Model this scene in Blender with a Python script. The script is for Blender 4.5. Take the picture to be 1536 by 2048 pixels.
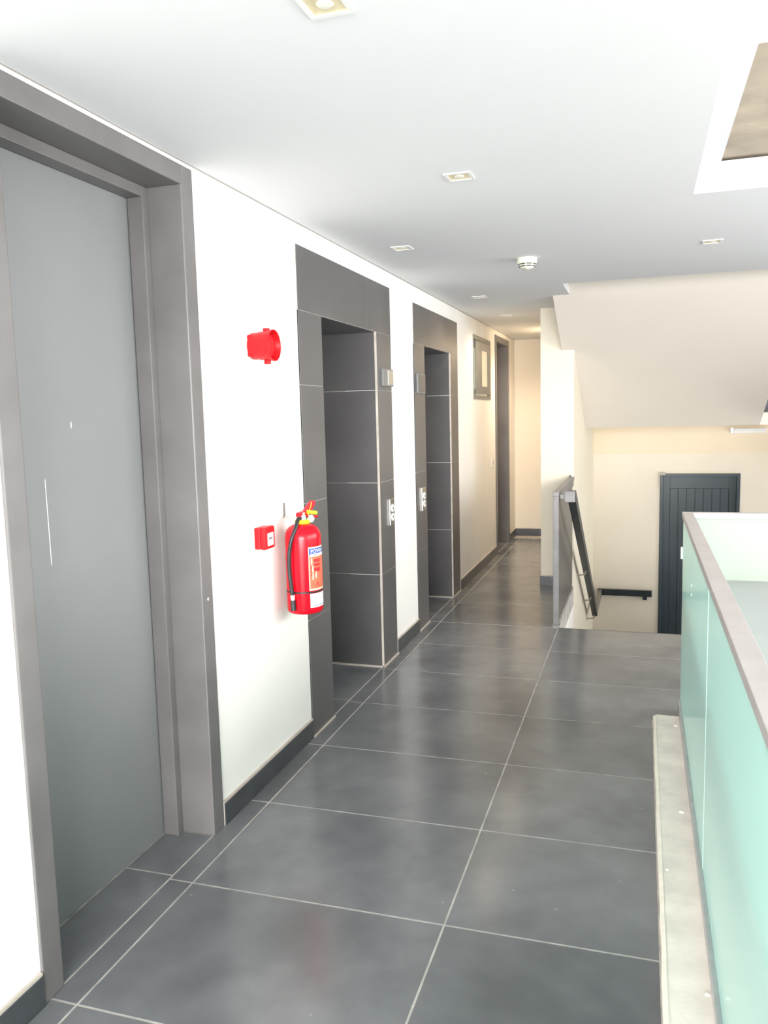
import bpy, bmesh, math, random
from mathutils import Vector, Matrix
import numpy as np

for o in list(bpy.data.objects): bpy.data.objects.remove(o)
scene = bpy.context.scene
COL = scene.collection
random.seed(4)
H = 2.4527                                   # ceiling height

# ------------------------------------------------------------------ camera
F_PX, PP = 1630.0, np.array([768.0, 1024.0])
def _ray(p): return np.array([p[0]-PP[0], p[1]-PP[1], F_PX])
_y = _ray((1285.0, 818.0)); _y /= np.linalg.norm(_y)
_d = _ray((1110.0, 15000.0)); _d -= _d.dot(_y)*_y; _d /= np.linalg.norm(_d)
_R = np.array([np.cross(_d, _y), _y, -_d])
cam_data = bpy.data.cameras.new('camera')
cam_data.sensor_fit = 'VERTICAL'; cam_data.sensor_height = 36.0
cam_data.lens = F_PX*36.0/2048.0
cam_data.clip_start = 0.02; cam_data.clip_end = 200
cam = bpy.data.objects.new('camera', cam_data); COL.objects.link(cam)
_m = Matrix.Identity(4)
for r in range(3):
    _m[r][0] = _R[r, 0]; _m[r][1] = -_R[r, 1]; _m[r][2] = -_R[r, 2]
_m[0][3], _m[1][3], _m[2][3] = 1.531, 0.0, 1.5625
cam.matrix_world = _m
scene.camera = cam

# ------------------------------------------------------------------ world and daylight through the windows
world = bpy.data.worlds.new('sky'); scene.world = world; world.use_nodes = True
bg = world.node_tree.nodes['Background']
bg.inputs[0].default_value = (0.80, 0.90, 1.0, 1); bg.inputs[1].default_value = 1.2
def area(name, loc, rot, sx, sy, power, col):
    l = bpy.data.lights.new(name, 'AREA'); l.shape = 'RECTANGLE'; l.size = sx; l.size_y = sy
    l.energy = power; l.color = col
    o = bpy.data.objects.new(name, l); COL.objects.link(o)
    o.location = loc; o.rotation_euler = rot
    return o
PI = math.pi
area('daylight_back', (2.4, -9.0, 3.0), (PI/2, 0, 0), 10.0, 5.4, 3600, (0.985, 0.985, 0.975))        # open gallery behind the viewer, faces +Y
area('daylight_right', (6.5, 2.2, 2.5), (0, PI/2, 0), 3.4, 9.5, 580, (1.0, 0.975, 0.94))        # window band on the right, faces -X
area('daylight_stair', (4.52, 9.55, -0.15), (0, PI/2, 0), 2.2, 1.5, 20, (1.0, 0.92, 0.80))       # stairwell window, faces -X
scene.view_settings.view_transform = 'Standard'
scene.view_settings.look = 'None'
scene.view_settings.exposure = 0.76
scene.view_settings.gamma = 1.0
scene.view_settings.use_curve_mapping = False

# ------------------------------------------------------------------ materials
def srgb(r, g, b):
    f = lambda c: ((c/255+0.055)/1.055)**2.4 if c > 10 else c/255/12.92
    return (f(r), f(g), f(b), 1)
def mat(name, col, rough=0.5, metal=0.0, var=0.0, scale=6.0, bump=0.0, bscale=40.0, coat=0.0, rvar=0.0, col2=None, spec=0.5):
    m = bpy.data.materials.new(name); m.use_nodes = True
    nt = m.node_tree; N = nt.nodes; L = nt.links
    b = N['Principled BSDF']
    b.inputs['Base Color'].default_value = col
    b.inputs['Roughness'].default_value = rough
    b.inputs['Metallic'].default_value = metal
    b.inputs['Coat Weight'].default_value = coat
    b.inputs['Specular IOR Level'].default_value = spec
    geo = N.new('ShaderNodeNewGeometry')
    n1 = N.new('ShaderNodeTexNoise'); n1.inputs['Scale'].default_value = scale; n1.inputs['Detail'].default_value = 5
    L.new(geo.outputs['Position'], n1.inputs['Vector'])
    ramp = N.new('ShaderNodeValToRGB')
    c2 = col2 or tuple(min(1, c*(1+var)) for c in col[:3])+(1,)
    c1 = col if col2 else tuple(c*(1-var) for c in col[:3])+(1,)
    ramp.color_ramp.elements[0].color = c1; ramp.color_ramp.elements[0].position = 0.32
    ramp.color_ramp.elements[1].color = c2; ramp.color_ramp.elements[1].position = 0.68
    L.new(n1.outputs['Fac'], ramp.inputs[0]); L.new(ramp.outputs[0], b.inputs['Base Color'])
    if rvar:
        mr = N.new('ShaderNodeMapRange'); mr.inputs[3].default_value = rough-rvar; mr.inputs[4].default_value = rough+rvar
        L.new(n1.outputs['Fac'], mr.inputs[0]); L.new(mr.outputs[0], b.inputs['Roughness'])
    if bump:
        n2 = N.new('ShaderNodeTexNoise'); n2.inputs['Scale'].default_value = bscale; n2.inputs['Detail'].default_value = 4
        L.new(geo.outputs['Position'], n2.inputs['Vector'])
        bp = N.new('ShaderNodeBump'); bp.inputs['Strength'].default_value = bump; bp.inputs['Distance'].default_value = 0.004
        L.new(n2.outputs['Fac'], bp.inputs['Height']); L.new(bp.outputs[0], b.inputs['Normal'])
    return m
def bsdf(m): return m.node_tree.nodes['Principled BSDF']

M = {}
M['white'] = mat('white_wall_paint', (0.87, 0.845, 0.80, 1), 0.75, var=0.015, scale=3, bump=0.08, bscale=60)
M['cream'] = mat('cream_wall_paint', (0.85, 0.775, 0.66, 1), 0.7, var=0.02, scale=2, bump=0.08, bscale=60)
M['pillar'] = mat('ivory_wall_paint', (0.81, 0.745, 0.61, 1), 0.7, var=0.015, scale=2, bump=0.06, bscale=60)
M['beam'] = mat('buff_beam_paint', (0.86, 0.74, 0.57, 1), 0.7, var=0.02, scale=2)
M['soffit'] = mat('blush_soffit_paint', (0.82, 0.75, 0.67, 1), 0.75, var=0.02, scale=1.2)
M['ceiling'] = mat('ceiling_paint', (0.765, 0.77, 0.785, 1), 0.8, var=0.01, scale=1.5)
M['raw'] = mat('raw_concrete', (0.40, 0.34, 0.27, 1), 0.9, col2=(0.58, 0.49, 0.38, 1), scale=5, bump=0.5, bscale=25)
M['grout'] = mat('pale_grout', (0.44, 0.42, 0.385, 1), 0.85, var=0.25, scale=14)
M['trimwhite'] = mat('putty_edge', (0.54, 0.48, 0.42, 1), 0.6, var=0.12, scale=12)
M['door'] = mat('grey_door_paint', (0.200, 0.203, 0.205, 1), 0.42, var=0.05, scale=1.5, rvar=0.06)
M['frame'] = mat('taupe_frame_paint', (0.148, 0.138, 0.136, 1), 0.36, var=0.12, scale=4, rvar=0.08)
M['clad'] = mat('charcoal_porcelain', (0.098, 0.093, 0.094, 1), 0.32, var=0.10, scale=3, rvar=0.05)
M['skirt'] = mat('black_skirting_tile', (0.050, 0.054, 0.060, 1), 0.28, var=0.2, scale=8)
M['red'] = mat('red_gloss_paint', (0.58, 0.003, 0.014, 1), 0.22, coat=0.0, spec=0.3, var=0.04)
M['redp'] = mat('red_plastic', (0.55, 0.007, 0.012, 1), 0.42, spec=0.25, var=0.05, scale=20)
M['black'] = mat('black_rubber', (0.018, 0.018, 0.02, 1), 0.35, var=0.1)
M['yellow'] = mat('yellow_plastic', (0.85, 0.62, 0.02, 1), 0.4, var=0.04)
M['chrome'] = mat('brushed_steel', (0.62, 0.61, 0.58, 1), 0.28, metal=1.0, var=0.08, scale=30)
M['steel'] = mat('satin_steel', (0.50, 0.48, 0.46, 1), 0.38, metal=1.0, var=0.10, scale=12)
M['darkmetal'] = mat('black_rail_paint', (0.018, 0.026, 0.030, 1), 0.35, var=0.3, scale=14)
M['guard'] = mat('grey_sheet_metal', (0.13, 0.12, 0.11, 1), 0.30, metal=0.3, var=0.18, scale=4)
M['guardpost'] = mat('galvanised_post', (0.19, 0.18, 0.178, 1), 0.42, metal=0.2, var=0.15, scale=9)
M['stairdoor'] = mat('slate_door_paint', (0.045, 0.060, 0.072, 1), 0.38, var=0.12, scale=2)
M['mint'] = mat('mint_frosted_glass', (0.58, 0.87, 0.81, 1), 0.22, var=0.03, scale=1.2, coat=0.25)
M['mintedge'] = mat('glass_edge', (0.86, 0.97, 0.93, 1), 0.25, var=0.02)
M['liner'] = mat('pale_liner', (0.34, 0.375, 0.32, 1), 0.6, var=0.03, scale=1.5)
M['worktop'] = mat('pale_grey_laminate', (0.37, 0.375, 0.365, 1), 0.85, var=0.03, scale=2)
M['cap'] = mat('pinkish_aluminium', (0.60, 0.56, 0.55, 1), 0.36, metal=0.4, var=0.05, scale=10)
M['shoe'] = mat('aluminium_channel', (0.50, 0.51, 0.52, 1), 0.38, metal=0.6, var=0.1, scale=14)
M['kerb'] = mat('dusty_screed', (0.86, 0.79, 0.71, 1), 0.8, var=0.10, scale=9, bump=0.25, bscale=30)
M['kerbedge'] = mat('white_kerb_edge', (0.93, 0.86, 0.75, 1), 0.7, var=0.05, scale=18, bump=0.4, bscale=50)
M['plastic'] = mat('ivory_plastic', (0.83, 0.81, 0.70, 1), 0.4, var=0.02)
M['whiteplastic'] = mat('white_plastic', (0.82, 0.82, 0.80, 1), 0.4, var=0.02)
M['slot'] = mat('dark_slot', (0.10, 0.085, 0.07, 1), 0.7, var=0.1)
M['reflector'] = mat('yellowed_reflector', (0.78, 0.68, 0.45, 1), 0.3, var=0.08, scale=30)
M['winframe'] = mat('grey_aluminium_frame', (0.19, 0.19, 0.185, 1), 0.4, var=0.08, scale=8)
M['pane'] = mat('beige_obscure_pane', (0.72, 0.60, 0.46, 1), 0.2, var=0.05, scale=5)
M['panegreen'] = mat('pale_green_pane', (0.62, 0.62, 0.44, 1), 0.2, var=0.05, scale=5)
M['lblue'] = mat('label_blue', (0.03, 0.08, 0.36, 1), 0.4, var=0.03)
M['lwhite'] = mat('label_white', (0.84, 0.82, 0.82, 1), 0.4, var=0.02)
M['lorange'] = mat('label_vermilion', (0.75, 0.13, 0.07, 1), 0.4, var=0.05, scale=30)
M['lred'] = mat('label_red', (0.55, 0.015, 0.02, 1), 0.4, var=0.03)
M['lcream'] = mat('label_cream', (0.85, 0.66, 0.42, 1), 0.4, var=0.04)
M['ink'] = mat('label_ink', (0.02, 0.02, 0.06, 1), 0.5, var=0.02)
M['stone'] = mat('dark_stair_stone', (0.055, 0.06, 0.06, 1), 0.4, var=0.15, scale=6)
M['leaf2'] = mat('brown_grey_door', (0.13, 0.115, 0.10, 1), 0.42, var=0.10, scale=3)
M['gap_shade'] = mat('painted_gap_shade', (0.42, 0.40, 0.38, 1), 0.8, var=0.05)  # grey stands in for the shade inside the ceiling gap
M['dust'] = mat('paint_speck', (0.70, 0.69, 0.66, 1), 0.8, var=0.05)

# floor porcelain: dark, semi polished, with smudges, dust specks and hairline scratches
def floor_mat():
    m = mat('slate_porcelain_floor', (0.050, 0.054, 0.058, 1), 0.27, var=0.0)
    nt = m.node_tree; N = nt.nodes; L = nt.links; b = bsdf(m)
    geo = N.new('ShaderNodeNewGeometry')
    info = N.new('ShaderNodeObjectInfo')
    def noise(s, d, dist=0.0):
        n = N.new('ShaderNodeTexNoise'); n.inputs['Scale'].default_value = s; n.inputs['Detail'].default_value = d
        n.inputs['Distortion'].default_value = dist
        L.new(geo.outputs['Position'], n.inputs['Vector']); return n
    a = noise(1.8, 4, 0.3); c = noise(7.0, 5, 0.2)
    mixn = N.new('ShaderNodeMath'); mixn.operation = 'MULTIPLY_ADD'; mixn.inputs[1].default_value = 0.35
    L.new(c.outputs['Fac'], mixn.inputs[0]); L.new(a.outputs['Fac'], mixn.inputs[2])
    r = N.new('ShaderNodeValToRGB')
    r.color_ramp.elements[0].position = 0.46; r.color_ramp.elements[0].color = (0.115, 0.120, 0.126, 1)
    r.color_ramp.elements[1].position = 0.88; r.color_ramp.elements[1].color = (0.205, 0.211, 0.219, 1)
    L.new(mixn.outputs[0], r.inputs[0])
    tv = N.new('ShaderNodeMapRange'); tv.inputs[3].default_value = 0.88; tv.inputs[4].default_value = 1.14
    L.new(info.outputs['Random'], tv.inputs[0])
    mul = N.new('ShaderNodeVectorMath'); mul.operation = 'SCALE'
    L.new(r.outputs[0], mul.inputs[0]); L.new(tv.outputs[0], mul.inputs['Scale'])
    vor = N.new('ShaderNodeTexVoronoi'); vor.inputs['Scale'].default_value = 7.0
    L.new(geo.outputs['Position'], vor.inputs['Vector'])
    lt = N.new('ShaderNodeMath'); lt.operation = 'LESS_THAN'; lt.inputs[1].default_value = 0.035
    L.new(vor.outputs['Distance'], lt.inputs[0])
    mx = N.new('ShaderNodeMix'); mx.data_type = 'RGBA'; mx.inputs['B'].default_value = (0.30, 0.30, 0.30, 1)
    sc = N.new('ShaderNodeMath'); sc.operation = 'MULTIPLY'; sc.inputs[1].default_value = 0.8
    L.new(lt.outputs[0], sc.inputs[0]); L.new(sc.outputs[0], mx.inputs['Factor']); L.new(mul.outputs[0], mx.inputs['A'])
    L.new(mx.outputs['Result'], b.inputs['Base Color'])
    mr = N.new('ShaderNodeMapRange'); mr.inputs[1].default_value = 0.35; mr.inputs[2].default_value = 0.75
    mr.inputs[3].default_value = 0.19; mr.inputs[4].default_value = 0.23
    b.inputs['Specular IOR Level'].default_value = 0.5
    L.new(c.outputs['Fac'], mr.inputs[0]); L.new(mr.outputs[0], b.inputs['Roughness'])
    return m
M['floor'] = floor_mat()
for k_, e_ in (('pane', 0.22), ('panegreen', 0.40)):        # lit room behind the small window
    bsdf(M[k_]).inputs['Emission Color'].default_value = bsdf(M[k_]).inputs['Base Color'].default_value
    bsdf(M[k_]).inputs['Emission Strength'].default_value = e_; bsdf(M[k_]).inputs['Roughness'].default_value = 0.5
def translucent(m, col, amount):
    nt = m.node_tree; N = nt.nodes; L = nt.links
    tr = N.new('ShaderNodeBsdfTranslucent'); tr.inputs[0].default_value = col
    mx = N.new('ShaderNodeMixShader'); mx.inputs[0].default_value = amount
    L.new(bsdf(m).outputs[0], mx.inputs[1]); L.new(tr.outputs[0], mx.inputs[2])
    L.new(mx.outputs[0], N['Material Output'].inputs[0])
translucent(M['mint'], (0.80, 0.95, 0.92, 1), 0.25)
translucent(M['mintedge'], (0.85, 1.0, 0.95, 1), 0.6)

# ------------------------------------------------------------------ mesh helpers
ORIGIN = {}
class MB:
    def __init__(s): s.bm = bmesh.new()
    def box(s, x0, x1, y0, y1, z0, z1):
        vs = [s.bm.verts.new(p) for p in ((x0,y0,z0),(x1,y0,z0),(x1,y1,z0),(x0,y1,z0),(x0,y0,z1),(x1,y0,z1),(x1,y1,z1),(x0,y1,z1))]
        for f in ((0,3,2,1),(4,5,6,7),(0,1,5,4),(1,2,6,5),(2,3,7,6),(3,0,4,7)): s.bm.faces.new([vs[i] for i in f])
        return s
    def prism_x(s, prof, x0, x1):             # prof: (y, z) outline, swept along X
        a = [s.bm.verts.new((x0, y, z)) for y, z in prof]; b = [s.bm.verts.new((x1, y, z)) for y, z in prof]
        n = len(prof)
        s.bm.faces.new(a); s.bm.faces.new(b[::-1])
        for i in range(n): s.bm.faces.new((a[i], b[i], b[(i+1) % n], a[(i+1) % n]))
        return s
    def prism(s, pts, d):                     # planar outline of 3D points extruded by d
        d = Vector(d)
        a = [s.bm.verts.new(p) for p in pts]; b = [s.bm.verts.new(Vector(p)+d) for p in pts]
        n = len(pts)
        s.bm.faces.new(a); s.bm.faces.new(b[::-1])
        for i in range(n): s.bm.faces.new((a[i], b[i], b[(i+1) % n], a[(i+1) % n]))
        return s
    def tube(s, pts, r, n=12, close=True, up=None):
        pts = [Vector(p) for p in pts]; rings = []
        rr = r if isinstance(r, (list, tuple)) else [r]*len(pts)
        prev = None
        for i, p in enumerate(pts):
            t = (pts[min(i+1, len(pts)-1)] - pts[max(i-1, 0)]).normalized()
            if prev is None:
                u = Vector((0,0,1)) if abs(t.z) < 0.9 else Vector((1,0,0))
                u = (u - t*u.dot(t)).normalized()
            else: u = (prev - t*prev.dot(t)).normalized()
            prev = u; v = t.cross(u)
            rings.append([s.bm.verts.new(p + rr[i]*(math.cos(2*PI*k/n)*u + math.sin(2*PI*k/n)*v)) for k in range(n)])
        for a, b in zip(rings, rings[1:]):
            for k in range(n): s.bm.faces.new((a[k], a[(k+1) % n], b[(k+1) % n], b[k]))
        if close:
            s.bm.faces.new(rings[0][::-1]); s.bm.faces.new(rings[-1])
        return s
    def lathe(s, prof, c, axis='z', n=28):    # prof: (radius, height)
        rings = []
        for r, h in prof:
            ring = []
            for k in range(n):
                a = 2*PI*k/n; ca, sa = r*math.cos(a), r*math.sin(a)
                p = {'z': (ca, sa, h), 'x': (h, ca, sa), 'y': (sa, h, ca)}[axis]
                ring.append(s.bm.verts.new((c[0]+p[0], c[1]+p[1], c[2]+p[2])))
            rings.append(ring)
        for a, b in zip(rings, rings[1:]):
            for k in range(n): s.bm.faces.new((a[k], a[(k+1) % n], b[(k+1) % n], b[k]))
        s.bm.faces.new(rings[0][::-1]); s.bm.faces.new(rings[-1])
        return s
    def bar(s, p0, p1, w, h):                 # rectangular bar, w across, h in the up-ish direction
        p0, p1 = Vector(p0), Vector(p1); t = (p1-p0).normalized()
        side = t.cross(Vector((0,0,1)))
        if side.length < 1e-4: side = Vector((1,0,0))
        side.normalize(); up = side.cross(t)
        q = []
        for p in (p0, p1):
            q.append([s.bm.verts.new(p + side*a*w/2 + up*b*h/2) for a, b in ((-1,-1),(1,-1),(1,1),(-1,1))])
        s.bm.faces.new(q[0]); s.bm.faces.new(q[1][::-1])
        for k in range(4): s.bm.faces.new((q[0][k], q[1][k], q[1][(k+1) % 4], q[0][(k+1) % 4]))
        return s
    def patch(s, c, r, a0, a1, z0, z1, t=0.0006, n=14):      # curved label on a vertical cylinder
        def pt(a, z, rr): return (c[0]+rr*math.cos(a), c[1]+rr*math.sin(a), z)
        A = [a0+(a1-a0)*i/n for i in range(n+1)]
        o = [[s.bm.verts.new(pt(a, z, r+t)) for a in A] for z in (z0, z1)]
        i_ = [[s.bm.verts.new(pt(a, z, r-0.001)) for a in A] for z in (z0, z1)]
        for k in range(n):
            s.bm.faces.new((o[0][k], o[0][k+1], o[1][k+1], o[1][k]))
            s.bm.faces.new((i_[0][k+1], i_[0][k], i_[1][k], i_[1][k+1]))
            s.bm.faces.new((o[0][k+1], o[0][k], i_[0][k], i_[0][k+1]))
            s.bm.faces.new((o[1][k], o[1][k+1], i_[1][k+1], i_[1][k]))
        for k in (0, n): s.bm.faces.new((o[0][k], o[1][k], i_[1][k], i_[0][k]))
        return s
    def build(s, name, m, parent=None, bevel=0.0, smooth=False, seg=2):
        bm = s.bm
        bmesh.ops.recalc_face_normals(bm, faces=bm.faces)
        if bevel:
            es = [e for e in bm.edges if len(e.link_faces) == 2 and e.calc_face_angle(0) > 0.6]
            bmesh.ops.bevel(bm, geom=es, offset=bevel, segments=seg, affect='EDGES', profile=0.6)
        loc = ORIGIN.get(parent.name, Vector()) if parent else Vector()
        if parent and parent.name not in ORIGIN: loc = Vector()
        for v in bm.verts: v.co -= loc
        me = bpy.data.meshes.new(name); bm.to_mesh(me); bm.free()
        me.materials.append(M[m] if isinstance(m, str) else m)
        if smooth:
            for p in me.polygons: p.use_smooth = True
            try: me.set_sharp_from_angle(angle=math.radians(40))
            except Exception: pass
        o = bpy.data.objects.new(name, me); COL.objects.link(o)
        if parent:
            o.parent = parent
            ORIGIN[o.name] = loc.copy()      # children keep the thing's origin
        return o
def box(x0, x1, y0, y1, z0, z1): return MB().box(x0, x1, y0, y1, z0, z1)
def tag(o, label, cat, group=None, kind=None):
    o['label'] = label; o['category'] = cat
    if group: o['group'] = group
    if kind: o['kind'] = kind
    return o
def thing(name, label, cat, loc, group=None, kind=None):
    o = bpy.data.objects.new(name, None); o.empty_display_size = 0.05
    COL.objects.link(o); o.location = loc
    ORIGIN[o.name] = Vector(loc)
    return tag(o, label, cat, group, kind)
_cache = {}
def piece(name, m, parent, x0, x1, y0, y1, z0, z1, bevel=0.0):
    """a box part whose mesh is shared by all pieces of the same size and material"""
    key = (m, round(x1-x0, 4), round(y1-y0, 4), round(z1-z0, 4), bevel)
    if key not in _cache:
        t = box(0, x1-x0, 0, y1-y0, 0, z1-z0); bm = t.bm
        bmesh.ops.recalc_face_normals(bm, faces=bm.faces)
        if bevel: bmesh.ops.bevel(bm, geom=list(bm.edges), offset=bevel, segments=1, affect='EDGES')
        me = bpy.data.meshes.new(name); bm.to_mesh(me); bm.free(); me.materials.append(M[m]); _cache[key] = me
    o = bpy.data.objects.new(name, _cache[key]); COL.objects.link(o)
    o.parent = parent
    o.location = Vector((x0, y0, z0)) - ORIGIN.get(parent.name, Vector())
    return o

# ================================================================== STRUCTURE
# ------------------------------------------------------------------ floor with its tiles
FE = 5.872                                                     # edge of the floor at the stair head
fl = MB()
fl.box(-0.62, 4.6, -4.0, FE, -0.16, -0.0009)
fl.box(-0.62, 0.961, FE, 7.33, -0.16, -0.0009)
fl.box(-0.2, 0.674, 7.33, 10.4, -0.16, -0.0009)
floor = tag(fl.build('floor', 'grout'), 'dark grey porcelain tiled floor with pale grout lines', 'floor', kind='structure')
G = 0.0035
def ftile(x0, x1, y0, y1):
    piece('tile', 'floor', floor, x0+G, x1-G, y0+G, y1-G, -0.012, 0.0, 0.0006)
rows = [2.278+0.6*k for k in range(-7, 14)]
for a, b in zip(rows, rows[1:]):
    b_ = min(b, 10.33)
    if b_-a < 0.03: continue
    ftile(0.0, 0.09, a, b_)
    if b <= 5.9:
        bb = min(b_, FE)
        ftile(0.09, 0.967, a, bb)
        if bb < 4.2: ftile(0.967, 1.598, a, bb)
        elif a < 4.182:
            q = [(0.967+G, a+G), (1.598-G, a+G), (1.598-G, 4.186), (1.844-G, 4.186), (1.844-G, bb-G), (0.967+G, bb-G)]
            MB().prism([(x, y, -0.012) for x, y in q], (0, 0, 0.012)).build('tile', 'floor', floor)
        else:
            for x0, x1 in ((0.967, 1.844), (1.844, 2.721), (2.721, 3.598)): ftile(x0, x1, a, bb)
    elif b <= 7.1:
        ftile(0.09, 0.93, a, b_)
    elif a < 7.33:
        ftile(0.09, 0.93, a, 7.33); ftile(0.09, 0.674, 7.33, b_)
    else:
        ftile(0.09, 0.674, a, b_)
# door recess and lift niche floors
ftile(-0.19, 0.0, 1.722, 2.30); ftile(-0.19, 0.0, 2.30, 2.578)
ftile(-0.6, 0.0, 3.845, 4.10); ftile(-0.6, 0.0, 4.10, 4.715)
ftile(-0.16, 0.0, 8.97, 9.75); ftile(-0.6, 0.0, 5.86, 6.10); ftile(-0.6, 0.0, 6.10, 6.70)

# ------------------------------------------------------------------ left wall (cells around its openings)
def wall_cells(mb, x0, x1, ys, zs, holes):
    for y0, y1 in zip(ys, ys[1:]):
        for z0, z1 in zip(zs, zs[1:]):
            cy, cz = (y0+y1)/2, (z0+z1)/2
            if any(h[0] < cy < h[1] and h[2] < cz < h[3] for h in holes): continue
            mb.box(x0, x1, y0, y1, z0, z1)
D1 = (1.655, 2.655, 0.0, 2.437); L1 = (3.845, 4.715, 0.0, 2.06); L2 = (5.86, 6.70, 0.0, 2.06)
W1 = (7.70, 8.61, 1.696, 2.304); D2 = (8.90, 9.82, 0.0, 2.40)
w = MB()
for y0, y1, hole in ((-4.0, 1.655, None), (1.655, 2.655, D1), (2.655, 3.845, None), (3.845, 4.715, L1), (4.715, 5.86, None),
                     (5.86, 6.70, L2), (6.70, 7.70, None), (7.70, 8.61, W1), (8.61, 8.90, None), (8.90, 9.82, D2), (9.82, 10.5, None)):
    if hole is None: w.box(-0.2, 0, y0, y1, 0, 2.62)
    else:
        if hole[2] > 0: w.box(-0.2, 0, y0, y1, 0, hole[2])
        w.box(-0.2, 0, y0, y1, hole[3], 2.62)
tag(w.build('wall_left', 'white'), 'long white plastered wall with grey door and two lift portals', 'wall', kind='structure')
tag(box(0, 0.674, 10.33, 10.5, 0, 2.62).build('wall_end', 'cream'), 'cream wall closing the far end of the corridor', 'wall', kind='structure')
wp = MB().box(0.674, 0.961, 7.33, 10.4, -1.75, 2.9)
tag(wp.build('wall_spine', 'pillar'), 'ivory wall end standing between corridor and stairwell', 'wall', kind='structure')
tag(box(0.76, 0.961, FE, 7.33, -1.75, -0.16).build('wall_stair_side', 'white'), 'white side wall of the descending stair below the metal guard', 'wall', kind='structure')
wse = MB()
wse.box(0.961, 1.742, 10.4, 10.6, -1.75, 3.1); wse.box(2.642, 4.6, 10.4, 10.6, -1.75, 3.1); wse.box(1.742, 2.642, 10.4, 10.6, 0.78, 3.1)
tag(wse.build('wall_stair_end', 'cream'), 'cream end wall of the stairwell around the slate door', 'wall', kind='structure')
tag(box(0.961, 4.6, 10.372, 10.4, 1.022, 1.381).build('trim_1', 'beam'), 'cream beam across the stairwell end wall above the slate door', 'beam', kind='structure')
wr = MB()
wr.box(4.6, 4.8, -4.2, -2.2, -0.16, 3.1); wr.box(4.6, 4.8, 5.85, 8.6, -1.75, 3.1); wr.box(4.6, 4.8, -2.2, 5.85, -0.16, 0.2); wr.box(4.6, 4.8, -2.2, 5.85, 2.5, 3.1)
wr.box(4.6, 4.8, 8.6, 10.6, -1.75, -1.3); wr.box(4.6, 4.8, 8.6, 10.6, 1.0, 3.1)
tag(wr.build('wall_right', 'white'), 'white outer wall on the right with daylight openings', 'wall', kind='structure')
wb = MB()
wb.box(-0.2, 0.0, -4.2, -4.0, -0.16, 3.1); wb.box(0.0, 4.6, -4.2, -4.0, 2.5, 3.1)
tag(wb.build('wall_back', 'white'), 'white wall behind the viewer with a wide daylight opening', 'wall', kind='structure')
tag(box(-0.2, 4.8, -4.2, 10.6, 3.1, 3.25).build('ceiling_slab', 'ceiling'), 'structural slab above the plaster ceiling', 'ceiling', kind='structure')

# ------------------------------------------------------------------ plaster ceiling with raised recess on the right
c = MB(); T = 0.012
CX, CY = 1.724, 3.787
c.box(0.010, CX, -4.0, 6.0, H, H+T)
c.box(CX, 4.6, CY, 6.0, H, H+T)
c.box(CX, 4.6, -4.0, -2.0, H, H+T); c.box(3.4, 4.6, -2.0, CY, H, H+T)
c.box(0.010, 0.984, 6.0, 6.6, H, H+T)
c.box(0.010, 0.857, 6.6, 7.33, H, H+T); c.box(0.010, 0.674, 7.33, 10.33, H, H+T)
c.box(CX-T, CX, -2.0, CY+T, H+T, H+0.09); c.box(CX, 3.4, CY, CY+T, H+T, H+0.09)
c.box(3.4, 3.4+T, -2.0, CY+T, H+T, H+0.09); c.box(CX-T, 3.4+T, -2.0-T, -2.0, H+T, H+0.09)
ceil = tag(c.build('ceiling', 'ceiling'), 'pale grey plaster ceiling with a raised recess on the right', 'ceiling', kind='structure')
rb = MB(); zz = H+0.09
rb.box(CX-T, 1.821, -2.0-T, CY+T, zz, zz+T); rb.box(1.821, 3.4+T, 3.715, CY+T, zz, zz+T); rb.box(1.821, 3.4+T, -2.0-T, 2.56, zz, zz+T); rb.box(3.2, 3.4+T, 2.56, 3.715, zz, zz+T)
rb.build('recess_board', 'ceiling', ceil)
o = box(1.75, 3.3, 2.48, 3.76, zz+T+0.012, zz+0.06).build('raw_concrete_patch', 'raw', ceil); o['label'] = 'bare brown concrete patch'

tag(box(0.0005, 0.0098, -4.0, 10.33, H-0.0015, H+0.006).build('shadow_line_strip', 'gap_shade'), 'thin grey strip coloured as the shadow line where left wall meets ceiling', 'trim', kind='structure')  # strip carries the shade of the wall-ceiling gap as its colour
# ------------------------------------------------------------------ upper stair flight (sloping soffit overhead)
def zs(y): return 2.085-0.485*(y-7.33)
us = thing('upper_stair_flight', 'blush painted sloping underside of the stair flight overhead', 'staircase', (1.8, 7.33, 1.381), kind='structure')
s_ = MB()
s_.prism_x([(5.99, zs(5.99)), (7.33, zs(7.33)), (7.33, zs(7.33)+0.2), (5.99, zs(5.99)+0.2)], 0.857, 2.63)
s_.prism_x([(7.33, zs(7.33)), (8.78, 1.381), (8.78, 1.56), (7.33, zs(7.33)+0.2)], 0.961, 2.63)
s_.build('soffit_slab', 'soffit', us)
box(0.961, 4.6, 8.78, 10.372, 1.381, 1.5).build('landing_slab', 'soffit', us)
box(0.972, 0.984, 6.0, 6.62, H+T, 2.62).build('fascia', 'ceiling', us)

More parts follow.
